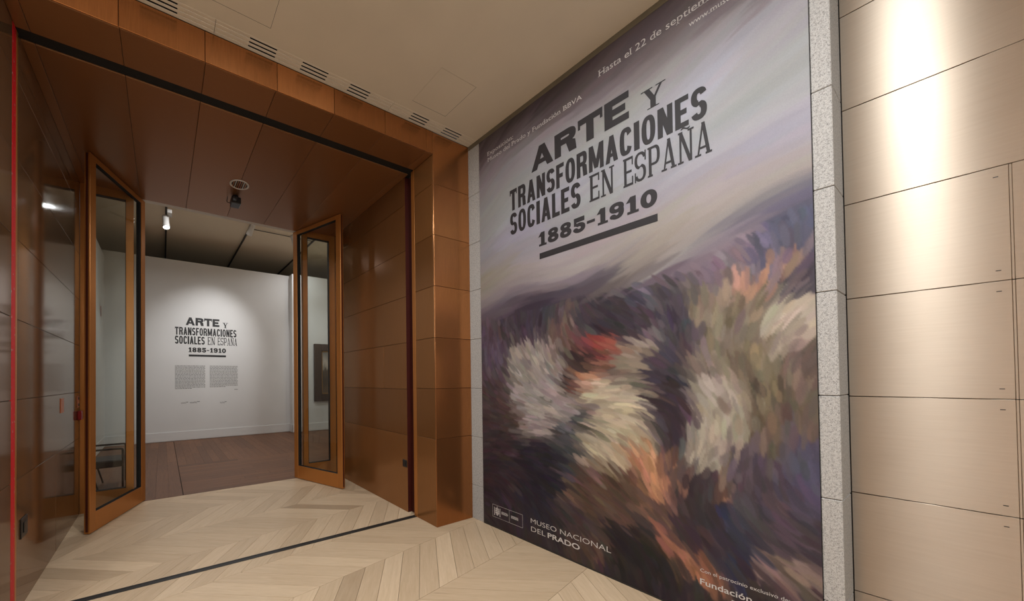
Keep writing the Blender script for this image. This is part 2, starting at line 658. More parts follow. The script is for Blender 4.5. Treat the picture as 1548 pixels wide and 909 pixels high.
# soffit
soff = struct(boxes('ceiling_portal', [(XL - 0.06, XR + 0.06, 3.101, YG - 0.001, ZS + 0.012, ZS + 0.16)], M['backing']), 'dark bronze soffit of the portal')
SX = [XL, -0.746, -0.24, 0.271, 0.78, 1.285, 1.79, 2.30, XR]
for a, b in zip(SX, SX[1:]):
    ga, gb = (0 if a == XL else G), (0 if b == XR else G)
    panel('front_soffit_panel', (a + ga, b - gb, YF + 0.011, 3.121, ZS, ZS + 0.01), M['soffit'], soff)
    panel('soffit_panel', (a + ga, b - gb, 3.222, YG, ZS, ZS + 0.01), M['soffit'], soff)
struct(boxes('trim_2', [(XL, XR + 0.01, 3.123, 3.22, ZS + 0.008, ZS + 0.0115)], M['black']), 'black shutter slot in the soffit')

# left reveal
wl = struct(boxes('wall_left', [(XL - 0.2, XL - 0.012, 3.06, 5.33, 0, ZS + 0.01)], M['backing']), 'glossy bronze clad left side of the portal')
rl = ROWS + [ZS - 0.001]
for i, (a, b) in enumerate(zip(rl, rl[1:])):
    za, zb = a + (G if a else 0), b - (G if b < 3.8 else 0)
    panel('front_panel', (XL - 0.01, XL, YF + 0.011, 3.076, za, zb), M['reveal'], wl)
    if i == 0:
        panel('wall_panel', (XL - 0.01, XL, 3.175, 4.169, za, zb), M['reveal'], wl)
        panel('wall_panel', (XL - 0.01, XL, 4.173, 5.2, za, zb), M['reveal'], wl)
    else:
        panel('wall_panel', (XL - 0.01, XL, 3.175, 5.2, za, zb), M['reveal'], wl)
struct(boxes('trim_3', [(XL - 0.011, XL + 0.001, 3.078, 3.143, 0, ZS - 0.001)], M['red']), 'red painted shutter guide with chipped paint')
struct(boxes('trim_4', [(XL - 0.011, XL + 0.002, 3.144, 3.173, 0, ZS - 0.001)], M['frame'], bevel=0.001), 'narrow bronze edge beside the red guide')

# right reveal
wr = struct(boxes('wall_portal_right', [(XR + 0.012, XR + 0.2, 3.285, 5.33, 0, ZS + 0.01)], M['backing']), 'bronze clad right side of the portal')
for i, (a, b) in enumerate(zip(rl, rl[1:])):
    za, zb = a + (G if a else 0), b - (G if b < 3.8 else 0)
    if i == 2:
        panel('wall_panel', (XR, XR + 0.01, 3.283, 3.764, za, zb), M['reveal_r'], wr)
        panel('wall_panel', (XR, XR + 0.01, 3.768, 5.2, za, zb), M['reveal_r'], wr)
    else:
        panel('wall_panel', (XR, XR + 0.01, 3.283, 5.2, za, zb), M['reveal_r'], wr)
struct(boxes('trim_5', [(XR + 0.05, XR + 0.06, 3.165, 3.284, 0, ZS - 0.001), (XR, XR + 0.05, 3.2825, 3.2845, 0, ZS - 0.001)], M['gap']), 'deep red shutter channel beside the pillar')
struct(boxes('trim_6', [(XR - 0.001, XR + 0.045, 3.11, 3.165, 0, ZS - 0.001)], M['frame'], bevel=0.001), 'bronze edge strip of the pillar')

# ------------------------------------------------------------------ poster wall: granite surround
wright = struct(boxes('wall_right', [(XP + 0.02, XS + 0.3, 0.37, YF + 0.3, 0, ZC + 0.1)], M['backing']), 'granite framed wall carrying the poster')
zg = [0.0, 0.362, 0.88, 1.398, 1.924, 2.449, 2.955, 3.478, ZC - 0.002]
for a, b in zip(zg, zg[1:]):
    za, zb = a + (G if a else 0), b - G
    bm = bmesh.new()
    box(bm, XP, XP + 0.06, 2.632, YF + 0.008, za, zb)
    link('stone_block', bm, M['granite'], wright, 0.002)
    bm = bmesh.new()
    box(bm, XP, XS - 0.002, 0.347, 0.4135, za, zb)
    link('stone_block', bm, M['granite'], wright, 0.003)
struct(boxes('trim_7', [(XP - 0.004, XP + 0.02, 0.415, 2.79, 3.988, ZC - 0.001)], M['olive']), 'olive brown strip between poster and ceiling')
struct(boxes('trim_8', [(XP - 0.006, XP + 0.02, 0.415, 2.63, 0, 0.012)], M['dark']), 'dark skirting line under the poster')

# ------------------------------------------------------------------ steel wall
wsteel = struct(boxes('wall_right_near', [(XS + 0.012, XS + 0.3, -5, 0.37, 0, ZC + 0.1)], M['backing']), 'brushed metal clad wall beside the poster')
zst = [0.0, 0.375, 0.888, 1.390, 1.902, 2.40, 2.905, 3.408, ZC - 0.002]
for i, (a, b) in enumerate(zip(zst, zst[1:])):
    cuts = [0.345, -0.085, -0.62, -1.16, -1.7] if b < 2.41 else [0.345, -0.62, -1.7]
    for c0, c1 in zip(cuts, cuts[1:]):
        pn = panel('steel_panel', (XS, XS + 0.01, c1 + 0.003, c0 - 0.003 if c0 < 0.3 else c0, a + 0.0012, b - 0.0012), M['steel'], wsteel, 0.0015)
        if c0 > -0.7 and b < 2.41 and a > 0.3:
            hz = (b - a) / 2 - 0.045
            hy = (c0 - c1) / 2 - 0.03
            bm = bmesh.new()
            for sz in (1, -1):
                box(bm, -0.0058, -0.005, -hy - 0.006, -hy + 0.006, sz * hz - 0.0018, sz * hz + 0.0018)
            link('screw', bm, M['dark'], pn)
    # folded edge strip in the vertical joint
    if b < 2.41:
        boxes('joint_strip', [(XS + 0.002, XS + 0.011, -0.0875, -0.0825, a + 0.002, b - 0.002)], M['steel'], wsteel)

# ------------------------------------------------------------------ rest of the hall (behind the camera)
struct(boxes('wall_back', [(-5, XS + 0.3, -5.2, -5, 0, ZC)], plain('hall_stone', (190, 176, 158), 0.7)), 'stone wall behind the camera')
struct(boxes('wall_left_far', [(-5.2, -5, -5, 3.05, 0, ZC)], M['face']), 'bronze wall at the far left of the hall')

# ------------------------------------------------------------------ gallery shell
struct(boxes('wall_gallery_front', [(-1.4, XL - 0.01, 5.335, 5.40, 0, ZG), (XR + 0.03, 6.2, 5.335, 5.40, 0, ZG), (XL - 0.01, XR + 0.03, 5.335, 5.40, ZS + 0.005, ZG), (XL, XR, YG, 5.335, ZS + 0.003, ZS + 0.2)], M['white']), 'white inner wall above the gallery opening')
gb = struct(boxes('wall_gallery_back', [(-1.4, 3.216, YW, YW + 0.25, 0, 4.58), (3.216, 6.2, 10.0, YW + 0.25, 0, 4.58)], M['white']), 'white partition with the exhibition title')
struct(boxes('baseboard_gallery_back', [(-1.19, 3.20, YW - 0.014, YW, 0.012, 0.235), (3.202, 3.216, 9.986, YW, 0.012, 0.235), (3.202, 6.2, 9.986, 10.0, 0.012, 0.235)], M['white'], bevel=0.004), 'white skirting of the title partition')
struct(boxes('wall_gallery_left', [(-1.4, -1.17, 5.40, 12.5, 0, 4.45)], M['white']), 'white gallery wall on the left')
struct(boxes('baseboard_gallery_left', [(-1.17, -1.157, 5.41, YW - 0.015, 0.012, 0.235)], M['white'], bevel=0.004), 'white skirting on the left gallery wall')
struct(boxes('wall_gallery_right', [(6.2, 6.4, 5.34, 14, 0, ZG)], M['white']), 'white gallery wall far right')
struct(boxes('ceiling_gallery', [(-2.4, 6.4, 5.40, 15, ZG, ZG + 0.1)], M['gal_ceil']), 'beige gallery ceiling')
struct(boxes('wall_gallery_end', [(-2.4, 6.4, 15, 15.1, 0, ZG), (-2.5, -2.4, 5.4, 15, 4.4, ZG)], M['black']), 'dark space behind the title partition')
for i, x in enumerate((0.072, 1.82, 3.44)):
    o = boxes('light_track', [(x - 0.018, x + 0.018, 5.6, 14.8, ZG - 0.03, ZG)], M['track'])
    tag(o, ['dark lighting track on the gallery ceiling, nearest the left door', 'dark lighting track on the gallery ceiling, in the middle of the opening', 'dark lighting track on the gallery ceiling, nearest the right door'][i], 'track', 'lighting tracks on the gallery ceiling')
tag(boxes('ceiling_rod', [(1.9, 3.4, 8.86, 8.875, ZG - 0.028, ZG - 0.016)], M['track']), 'thin dark cross rod on the gallery ceiling', 'rod')


# ------------------------------------------------------------------ glazed sidelights and door leaves
def sidelight(name, x0, x1, x2, x3, lab):
    e = struct(empty(name, ((x0 + x3) / 2, 5.245, 0)), lab)
    cx = (x0 + x3) / 2

    def L(b):
        return (b[0] - cx, b[1] - cx, b[2] - 5.245, b[3] - 5.245, b[4], b[5])
    y0, y1 = 5.205, 5.285
    boxes('stile', [L((x0, x1, y0, y1, 0, ZS - 0.001))], M['frame'], e, 0.002)
    boxes('stile', [L((x2, x3, y0, y1, 0, ZS - 0.001))], M['frame'], e, 0.002)
    boxes('top_rail', [L((x1, x2, y0, y1, 3.712, ZS - 0.001))], M['frame'], e, 0.002)
    boxes('bottom_rail', [L((x1, x2, y0, y1, 0, 0.228))], M['frame'], e, 0.002)
    t = 0.006
    boxes('gasket', [L((x1, x1 + t, y0 + 0.004, y1 - 0.02, 0.228, 3.712)), L((x2 - t, x2, y0 + 0.004, y1 - 0.02, 0.228, 3.712)),
                     L((x1, x2, y0 + 0.004, y1 - 0.02, 3.706, 3.712)), L((x1, x2, y0 + 0.004, y1 - 0.02, 0.228, 0.234))], M['black'], e)
    boxes('glass_pane', [L((x1, x2, 5.24, 5.248, 0.228, 3.712))], M['glass'], e)


sidelight('window_1', XL + 0.001, -0.776, -0.382, -0.303, 'narrow bronze framed sidelight behind the left door leaf')
sidelight('window_2', 1.848, 1.921, 2.284, XR - 0.002, 'narrow bronze framed sidelight behind the right door leaf')


def leaf(name, a, b, lab):
    """a: free edge, b: hinge edge on plan"""
    a, b = Vector(a), Vector(b)
    d = b - a
    Lw = d.length
    e = struct(empty(name, (a.x, a.y, 0)), lab)
    e.rotation_euler = (0, 0, math.atan2(d.y, d.x))
    h, t = 3.798, 0.028
    z0 = 0.008
    st = 0.088
    boxes('stile', [(0, st, -t, t, z0, h)], M['frame'], e, 0.003)
    boxes('stile', [(Lw - st, Lw, -t, t, z0, h)], M['frame'], e, 0.003)
    boxes('top_rail', [(st, Lw - st, -t, t, 3.742, h)], M['frame'], e, 0.002)
    boxes('bottom_rail', [(st, Lw - st, -t, t, z0, 0.2)], M['frame'], e, 0.002)
    g = 0.012
    boxes('gasket', [(st, st + g * 0.5, -t + 0.006, t - 0.006, 0.2, 3.742), (Lw - st - g * 2, Lw - st, -t + 0.006, t - 0.006, 0.2, 3.742),
                     (st, Lw - st, -t + 0.006, t - 0.006, 3.742 - g * 0.5, 3.742), (st, Lw - st, -t + 0.006, t - 0.006, 0.2, 0.2 + g * 0.4)], M['black'], e)
    boxes('edge_seal', [(-0.004, 0, -0.010, 0.010, z0 + 0.02, h - 0.01)], M['gap'], e)
    boxes('glass_pane', [(st, Lw - st, -0.004, 0.004, 0.2, 3.742)], M['glass'], e)
    return e


leaf('door_1', (-0.645, 4.46), (-0.215, 5.37), 'tall bronze framed glass door leaf standing open on the left')
leaf('door_2', (2.14, 4.44), (1.772, 5.37), 'tall bronze framed glass door leaf standing open on the right')

# ------------------------------------------------------------------ wood-type lettering


class Type:
    def __init__(s, weight=0.3, bar=0.2, serif=0.0, sth=0.1):
        s.w, s.b, s.sf, s.sth = weight, bar, serif, sth

    def draw(s, ch, x, y, w, h):
        """returns list of quads / polygons in the letter's box"""
        P = []
        S_, B = s.w * w, s.b * h
        if ch in 'I1' or ch in 'i':
            S_ = w if not s.sf and ch == 'I' else S_

        def bx(x0, y0, x1, y1):
            P.append([(x0, y0), (x1, y0), (x1, y1), (x0, y1)])

        def sl(xa, ya, xb, yb, t):
            P.append([(xa, ya), (xa + t, ya), (xb + t, yb), (xb, yb)])

        def ring(cx, cy, rx, ry, tx, ty, a0, a1, n=22, e=0.78):
            pr = None
            for i in range(n + 1):
                a = math.radians(a0 + (a1 - a0) * i / n)
                c, q = math.cos(a), math.sin(a)
                fx = math.copysign(abs(c) ** e, c)
                fy = math.copysign(abs(q) ** e, q)
                o = (cx + rx * fx, cy + ry * fy)
                k = (cx + (rx - tx) * fx, cy + (ry - ty) * fy)
                if pr:
                    P.append([pr[0], o, k, pr[1]])
                pr = (o, k)

        def serif(cx, at_top, hw=None):
            if s.sf:
                hw = hw or S_ * 0.5 + s.sf * w
                t = s.sth * h
                if at_top:
                    bx(cx - hw, y + h - t, cx + hw, y + h)
                else:
                    bx(cx - hw, y, cx + hw, y + t)
        r, tp = x + w, y + h
        if ch == 'T':
            bx(x, tp - B, r, tp)
            bx(x + w / 2 - S_ / 2, y, x + w / 2 + S_ / 2, tp - B)
            bx(x, tp - B * 1.55, x + S_ * 0.32, tp - B)
            bx(r - S_ * 0.32, tp - B * 1.55, r, tp - B)
        elif ch in 'EF':
            bx(x + (s.sf * w), y, x + s.sf * w + S_, tp)
            bx(x + S_, tp - B, r, tp)
            bx(x + S_, y + h * 0.5 - B / 2, x + w * 0.86, y + h * 0.5 + B / 2)
            if ch == 'E':
                bx(x + S_, y, r, y + B)
            if s.sf:
                t = s.sth * h
                bx(x, y, x + S_ + 2 * s.sf * w, y + t)
                bx(x, tp - t, x + S_ + 2 * s.sf * w, tp)
                bx(r - S_ * 0.45, tp - h * 0.3, r, tp)
                if ch == 'E':
                    bx(r - S_ * 0.45, y, r, y + h * 0.3)
        elif ch == 'L':
            bx(x, y, x + S_, tp)
            bx(x + S_, y, r, y + B)
        elif ch == 'I':
            bx(x, y, r, tp)
        elif ch in 'NÑ':
            m = s.sf * w
            k = 0.62 if s.sf else 1
            bx(x + m, y, x + m + S_ * k, tp)
            bx(r - m - S_ * k, y, r - m, tp)
            sl(r - m - S_ * (1.05 if s.sf else 1.1), y, x + m * 0.5, tp, S_ * (1.05 if s.sf else 1.1))
            if s.sf:
                serif(x + m + S_ * k / 2, False)
                serif(r - m - S_ * k / 2, True)
                bx(x, tp - s.sth * h, x + m + S_, tp)
            if ch == 'Ñ':
                n = 14
                for i in range(n):
                    f = lambda t: tp + h * 0.062 + h * 0.03 * math.sin(t * 2 * PI)
                    a, b = i / n, (i + 1) / n
                    xa, xb = x + w * (0.2 + 0.6 * a), x + w * (0.2 + 0.6 * b)
                    P.append([(xa, f(a) - h * 0.026), (xb, f(b) - h * 0.026), (xb, f(b) + h * 0.026), (xa, f(a) + h * 0.026)])
        elif ch == 'M':
            k = S_ * 0.95
            bx(x, y, x + k, tp)
            bx(r - k, y, r, tp)
            sl(x + w / 2 - k / 2, y + h * 0.08, x + k * 0.15, tp, k)
            sl(x + w / 2 - k / 2, y + h * 0.08, r - k * 1.15, tp, k)
        elif ch == 'A':
            k = S_
            ap = k * (0.95 if not s.sf else 0.8)
            thin = 0.55 if s.sf else 1
            m = s.sf * w
            sl(x + m, y, x + w / 2 - ap / 2, tp, k * thin)
            sl(r - m - k, y, x + w / 2 - ap / 2 + (ap - k) / 1, tp, k)
            bx(x + w * 0.22, y + h * 0.2, r - w * 0.25, y + h * 0.2 + B * 0.8)
            if s.sf:
                serif(x + m + k * thin / 2, False)
                serif(r - m - k / 2, False)
        elif ch in 'RP':
            m = s.sf * w
            bx(x + m, y, x + m + S_, tp)
            mid = y + h * (0.42 if ch == 'R' else 0.36)
            ry = (tp - mid) / 2
            cx = x + w * 0.55
            bx(x + m + S_, tp - B, cx, tp)
            bx(x + m + S_, mid, cx, mid + B)
            ring(cx, mid + ry, r - cx - (0.02 * w), ry, S_ * 0.98, B, -90, 90)
            if ch == 'R':
                P.append([(r - S_ * 1.08, y), (r, y), (r - w * 0.05, mid - h * 0.02), (r - S_, mid + h * 0.1), (cx - w * 0.02, mid + h * 0.03)])
            if s.sf:
                serif(x + m + S_ / 2, False)
                serif(x + m + S_ / 2, True)
        elif ch in 'O0':
            ring(x + w / 2, y + h / 2, w / 2, h / 2, S_, B * 0.95, 0, 360, 44, 0.82 if ch == 'O' else 0.95)
        elif ch == 'C':
            ring(x + w / 2, y + h / 2, w / 2, h / 2, S_, B * 0.95, 24, 336, 44, 0.7)
        elif ch == 'S':
            q = h * 0.285
            tt = B * 1.0
            ring(x + w / 2, tp - q, w / 2, q, S_, tt, 15, 262, 30, 0.85)
            ring(x + w / 2, y + q, w / 2, q, S_, tt, -165, 82, 30, 0.85)
            P.append([(x + w * 0.3, y + h * 0.43 + tt * 0.62), (x + w * 0.3, y + h * 0.43 - 0.0 * tt), (x + w * 0.7, y + h * 0.57 - tt * 0.62), (x + w * 0.7, y + h * 0.57)])
            if s.sf:
                bx(r - S_ * 0.45, tp - h * 0.34, r, tp)
                bx(x, y, x + S_ * 0.45, y + h * 0.34)
        elif ch == 'Y':
            sl(x + w / 2 - S_ / 2, y + h * 0.42, x + w * 0.08, tp, S_)
            sl(x + w / 2 - S_ * 0.1, y + h * 0.42, r - w * 0.08 - S_ * 0.5, tp, S_ * 0.5)
            bx(x + w / 2 - S_ / 2, y, x + w / 2 + S_ / 2, y + h * 0.45)
            t = s.sth * h
            bx(x + w / 2 - S_ * 1.1, y, x + w / 2 + S_ * 1.1, y + t)
            bx(x - w * 0.04, tp - t, x + w * 0.48, tp)
            bx(x + w * 0.62, tp - t, r + w * 0.04, tp)
        elif ch == '1':
            bx(x + w * 0.34, y, x + w * 0.34 + w * 0.46, tp)
            P.append([(x, tp - h * 0.32), (x + w * 0.34, tp - h * 0.32), (x + w * 0.5, tp), (x + w * 0.36, tp)])
            bx(x + w * 0.1, y, x + w * 1.02, y + h * 0.15)
        elif ch == '8':
            ring(x + w / 2, tp - h * 0.265, w * 0.46, h * 0.265, S_ * 0.95, B * 0.8, 0, 360, 36, 0.9)
            ring(x + w / 2, y + h * 0.29, w * 0.5, h * 0.29, S_, B * 0.85, 0, 360, 36, 0.9)
        elif ch == '9':
            ring(x + w / 2, tp - h * 0.31, w * 0.5, h * 0.31, S_, B * 0.85, 0, 360, 36, 0.9)
            ring(x + w / 2, y + h * 0.42, w * 0.5, h * 0.42, S_, B * 0.9, -140, 25, 24, 0.9)
            ring(x + w * 0.24, y + h * 0.2, w * 0.22, h * 0.14, w * 0.2, h * 0.13, 0, 360, 16, 1)
        elif ch == '5':
            bx(x + w * 0.08, tp - B * 1.15, r - w * 0.06, tp)
            bx(x + w * 0.08, y + h * 0.48, x + w * 0.08 + S_ * 0.6, tp)
            ring(x + w / 2, y + h * 0.32, w * 0.5, h * 0.32, S_, B * 0.9, -155, 140, 32, 0.9)
            ring(x + w * 0.22, y + h * 0.22, w * 0.21, h * 0.13, w * 0.2, h * 0.12, 0, 360, 16, 1)
        elif ch == '-':
            bx(x, y + h * 0.36, r, y + h * 0.54)
        return P


RATIO = {'I': 0.42, 'M': 1.35, 'A': 1.06, 'N': 1.02, 'Ñ': 1.05, '1': 0.8, '-': 0.62, 'T': 0.98, 'L': 0.82, 'E': 0.86, 'F': 0.84, 'S': 0.94, ' ': 0.5, 'O': 1.0, 'C': 0.97, 'R': 1.02, 'P': 0.98}


def line_polys(text, ty, x0, x1, y0, y1, gap=0.13, ratio=None):
    """lay text between x0 and x1; letter widths follow RATIO"""
    rt = dict(RATIO, **(ratio or {}))
    tot = sum(rt.get(c, 1.0) for c in text) + gap * (len(text) - 1)
    k = (x1 - x0) / tot
    out, x = [], x0
    for c in text:
        wd = rt.get(c, 1.0) * k
        t2 = Type(ty.w / max(rt.get(c, 1.0), 0.6) if c not in 'I1' else ty.w, ty.b, ty.sf, ty.sth)
        out += t2.draw(c, x, y0, wd, y1 - y0)
        x += wd + gap * k
    return out


def poly_mesh(name, polys, mp, nrm, mat, parent, thick=0.0012):
    """flat lettering with a real, thin body; mp maps (s, z) on the wall to a point"""
    bm = bmesh.new()
    n = Vector(nrm) * thick
    for ip, pl in enumerate(polys):
        pts = [Vector(mp(*p_)) for p_ in pl]
        up = n * (1 + 0.012 * (ip % 40))
        f = [bm.verts.new(q + up) for q in pts]
        try:
            bm.faces.new(f)
        except ValueError:
            pass
    bm.normal_update()
    for f in bm.faces:
        if f.normal.dot(Vector(nrm)) < 0:
            f.normal_flip()
    me = bpy.data.meshes.new(name)
    bm.to_mesh(me)
    bm.free()
    me.materials.append(mat)
    o = bpy.data.objects.new(name, me)
    C.objects.link(o)
    if parent:
        o.parent = parent
    return o


GRO = Type(0.36, 0.17)
WIDE = Type(0.31, 0.25)
FIG = Type(0.36, 0.26)
SLAB = Type(0.22, 0.085, 0.09, 0.06)


def title(mp, nrm, mat, parent):
    """s runs left to right, 0 at the left edge of the block, heights above the baseline of the bar"""
    def add(nm, polys):
        poly_mesh(nm, polys, mp, nrm, mat, parent)
    add('title_line', line_polys('ARTE', WIDE, 0.235, 1.018, 0.805, 1.008, 0.07, {'A': 1.15, 'R': 1.02, 'T': 1.02, 'E': 0.9}))
    add('title_line', line_polys('Y', Type(0.24, 0.1, 0.0, 0.05), 1.098, 1.228, 0.785, 0.928))
    add('title_line', line_polys('TRANSFORMACIONES', GRO, 0.0, 1.438, 0.548, 0.748, 0.16))
    add('title_line', line_polys('SOCIALES', GRO, 0.0, 0.668, 0.318, 0.523, 0.16))
    add('title_line', line_polys('EN', SLAB, 0.736, 0.912, 0.318, 0.523, 0.16) + line_polys('ESPAÑA', SLAB, 0.974, 1.457, 0.318, 0.523, 0.14))
    add('title_line', line_polys('1885-1910', FIG, 0.292, 1.176, 0.113, 0.235, 0.13))
    add('title_bar', [[(0.303, 0.0), (1.176, 0.0), (1.176, 0.052), (0.303, 0.052)]])


# ------------------------------------------------------------------ small type from the built-in font
_font_cache = {}


def small_text(name, text, mp, nrm, s0, z0, width, cap, mat, parent, bold=0.0, serif=False, thick=0.0012):
    cu = bpy.data.curves.new(name, 'FONT')
    cu.body = text
    cu.size = 1.0
    cu.resolution_u = 3
    cu.offset = bold
    tmp = bpy.data.objects.new(name, cu)
    C.objects.link(tmp)
    dg = bpy.context.evaluated_depsgraph_get()
    me = bpy.data.meshes.new_from_object(tmp.evaluated_get(dg), depsgraph=dg)
    bpy.data.objects.remove(tmp)
    bpy.data.curves.remove(cu)
    if serif:
        bm = bmesh.new()
        bm.from_mesh(me)
        bmesh.ops.remove_doubles(bm, verts=bm.verts, dist=1e-5)
        done = set()
        for e in [e for e in bm.edges if len(e.link_faces) == 1]:
            a, b = (v.co.copy() for v in e.verts)
            if abs(a.x - b.x) < 0.012 and abs(a.y - b.y) > 0.2:
                for q in (a, b):
                    if min(abs(q.y - t) for t in (0.0, 0.52, 0.55, 0.7, 0.73, 0.76, -0.21)) > 0.06:
                        continue
                    key = (round(q.x, 2), round(q.y, 1))
                    if key in done:
                        continue
                    done.add(key)
                    up = q.y > 0.3
                    ya, yb = (q.y - 0.05, q.y) if up else (q.y, q.y + 0.05)
                    bm.faces.new([bm.verts.new((q.x + dx, yy, 0)) for dx, yy in ((-0.085, ya), (0.085, ya), (0.085, yb), (-0.085, yb))])
        bm.to_mesh(me)
        bm.free()
    xsz = [v.co.x for v in me.vertices]
    xa, xb = min(xsz), max(xsz)
    kx = width / (xb - xa)
    kz = cap / 0.73
    n = Vector(nrm) * thick
    for v in me.vertices:
        v.co = Vector(mp(s0 + (v.co.x - xa) * kx, z0 + v.co.y * kz)) + n
    me.materials.clear()
    me.materials.append(mat)
    me.update()
    # one part per word: cut where the gap between letters is a space
    words = text.split(' ')
    if len(words) > 1:
        pos = [v.co[:] for v in me.vertices]
        ss = [-p_[1] for p_ in pos]
        fcs = sorted((min(ss[i] for i in f.vertices), max(ss[i] for i in f.vertices), tuple(f.vertices)) for f in me.polygons)
        gaps, hi = [], fcs[0][1]
        for lo, h2, _ in fcs[1:]:
            if lo > hi:
                gaps.append((lo - hi, (lo + hi) / 2))
            hi = max(hi, h2)
        cuts = sorted(g[1] for g in sorted(gaps, reverse=True)[:len(words) - 1])
        parts = [[] for _ in range(len(cuts) + 1)]
        for lo, h2, f in fcs:
            parts[sum(lo > c for c in cuts)].append(f)
    else:
        pos, parts = None, [None]
    for fl_ in parts:
        m2 = me
        if fl_ is not None:
            used = sorted({i for f in fl_ for i in f})
            mp_ = {i: k for k, i in enumerate(used)}
            m2 = bpy.data.meshes.new(name)
            m2.from_pydata([pos[i] for i in used], [], [[mp_[i] for i in f] for f in fl_])
            m2.materials.append(mat)
        o = bpy.data.objects.new(name, m2)
        C.objects.link(o)
        o.parent = parent


# ------------------------------------------------------------------ the poster
XF = XP - 0.006        # printed face
poster = tag(empty('exhibition_poster', (0, 0, 0)), 'floor to ceiling painted exhibition poster with black title lettering between granite strips', 'poster')
PY0, PY1, PZ0, PZ1 = 0.4145, 2.631, 0.013, 3.985
NX, NZ = 320, 570
pr = np.random.RandomState(7)
ysn = np.linspace(PY0, PY1, NX)
zsn = np.linspace(PZ0, PZ1, NZ)
YY, ZZ = np.meshgrid(ysn, zsn)


def smooth_noise(f, a):
    out = np.zeros_like(YY)
    for _ in range(10):
        th = pr.uniform(0, 2 * PI)
        fr = f * pr.uniform(0.6, 1.6)
        out += np.sin(fr * (math.cos(th) * YY + math.sin(th) * ZZ) + pr.uniform(0, 6.28))
    return a * out / 10 ** 0.5


wy = YY + smooth_noise(9, 0.05) + smooth_noise(23, 0.02)
wz = ZZ + smooth_noise(9, 0.06) + smooth_noise(23, 0.025)
sky = [(1.9, (150, 142, 146)), (2.3, (160, 150, 146)), (2.55, (164, 152, 146)), (2.8, (158, 152, 160)), (3.05, (166, 164, 170)), (3.35, (164, 161, 163)), (3.55, (156, 149, 152)), (3.72, (130, 118, 122)), (3.86, (98, 86, 90)), (3.99, (72, 61, 64))]
zz = wz + smooth_noise(3, 0.05)
img = np.stack([np.interp(zz, [s[0] for s in sky], [s[1][k] for s in sky]) for k in range(3)], -1)
top = np.clip((3.7 - ZZ) / 0.25, 0, 1)
brk = smooth_noise(6, 1.0) + np.sin((ZZ * 11 + YY * 3.2)) * 0.8
img += (np.clip(brk, -1.5, 1.5) * top)[..., None] * np.array((3.0, 2.0, 6.5))
img += (np.clip((1.3 - YY) * 6, -4, 3) * top)[..., None]
# the lower mass: an edge that rises to the right, then loose patches of colour without any drawing
edge = np.interp(wy, [0.4, 0.6, 0.9, 1.3, 1.7, 2.2, 2.7], [2.42, 2.34, 2.2, 2.14, 2.16, 2.12, 2.08])
m = 1 / (1 + np.exp((wz - edge) / 0.025))
base = np.stack([np.interp(wz, [0, 0.7, 1.4, 2.4], [c0, c1, c2, c3]) for c0, c1, c2, c3 in ((58, 60, 80, 82), (48, 50, 66, 72), (52, 56, 68, 84))], -1)
img = img * (1 - m[..., None]) + base * m[..., None]
PATCH = [(2.48, 1.9, .2, .4, 95, 82, 98), (2.32, 2.05, .28, .16, 84, 70, 78), (2.0, 2.08, .34, .14, 66, 56, 66), (1.6, 2.05, .24, .15, 72, 62, 72), (1.28, 2.03, .24, .17, 62, 54, 60),
         (1.1, 2.08, .14, .16, 96, 86, 104), (1.93, 1.38, .3, .4, 166, 154, 150), (2.06, 1.66, .18, .14, 158, 146, 138), (2.3, .94, .13, .34, 78, 62, 60), (2.0, .58, .38, .34, 42, 37, 48),
         (2.4, .5, .2, .36, 56, 44, 50), (1.63, .58, .12, .3, 112, 96, 86), (1.68, .9, .1, .26, 62, 64, 68), (1.75, 1.85, .16, .2, 110, 86, 80), (1.47, 1.74, .17, .14, 146, 66, 62),
         (1.62, 1.54, .16, .18, 56, 44, 44), (1.5, 1.42, .14, .12, 176, 112, 88), (1.32, 1.2, .27, .3, 194, 178, 156), (1.3, .93, .24, .26, 186, 170, 146), (1.2, 1.64, .2, .2, 142, 128, 112),
         (1.12, .8, .2, .22, 178, 124, 96), (.96, .34, .17, .2, 170, 112, 88), (1.45, .6, .22, .22, 92, 70, 60), (1.47, .24, .26, .15, 100, 76, 68), (1.23, .2, .2, .2, 38, 34, 38),
         (1.67, .33, .2, .14, 66, 54, 58), (1.0, 1.6, .14, .3, 66, 58, 68), (1.03, 1.25, .13, .26, 56, 46, 54), (.96, 2.03, .2, .13, 72, 64, 68), (.72, 1.74, .21, .32, 136, 122, 104),
         (.58, 1.4, .18, .34, 120, 106, 88), (.52, 1.14, .14, .3, 104, 88, 74), (.81, 1.14, .16, .32, 174, 162, 146), (.73, .82, .13, .07, 160, 116, 94), (.92, .7, .13, .26, 58, 48, 54),
         (.74, .47, .08, .24, 46, 52, 78), (.58, .8, .16, .22, 84, 72, 82), (.5, .6, .12, .22, 80, 68, 76), (.44, 1.02, .07, .26, 84, 78, 100), (.5, .42, .16, .045, 138, 116, 112),
         (.57, 2.1, .12, .15, 186, 138, 114), (.78, 2.24, .16, .09, 128, 110, 122), (.5, 2.24, .13, .1, 84, 82, 104), (.47, 1.96, .1, .1, 74, 66, 76), (.48, 1.76, .1, .11, 194, 176, 158), (1.44, 2.3, .12, .1, 104, 94, 108)]
for (cy, cz, ry, rz, r_, g_, b_) in PATCH:
    d = ((wy - cy) / ry) ** 4 + ((wz - cz) / rz) ** 4
    k = 1 / (1 + np.exp((d - 1) * 3.2))
    img = img * (1 - k[..., None]) + np.array((r_, g_, b_)) * k[..., None]
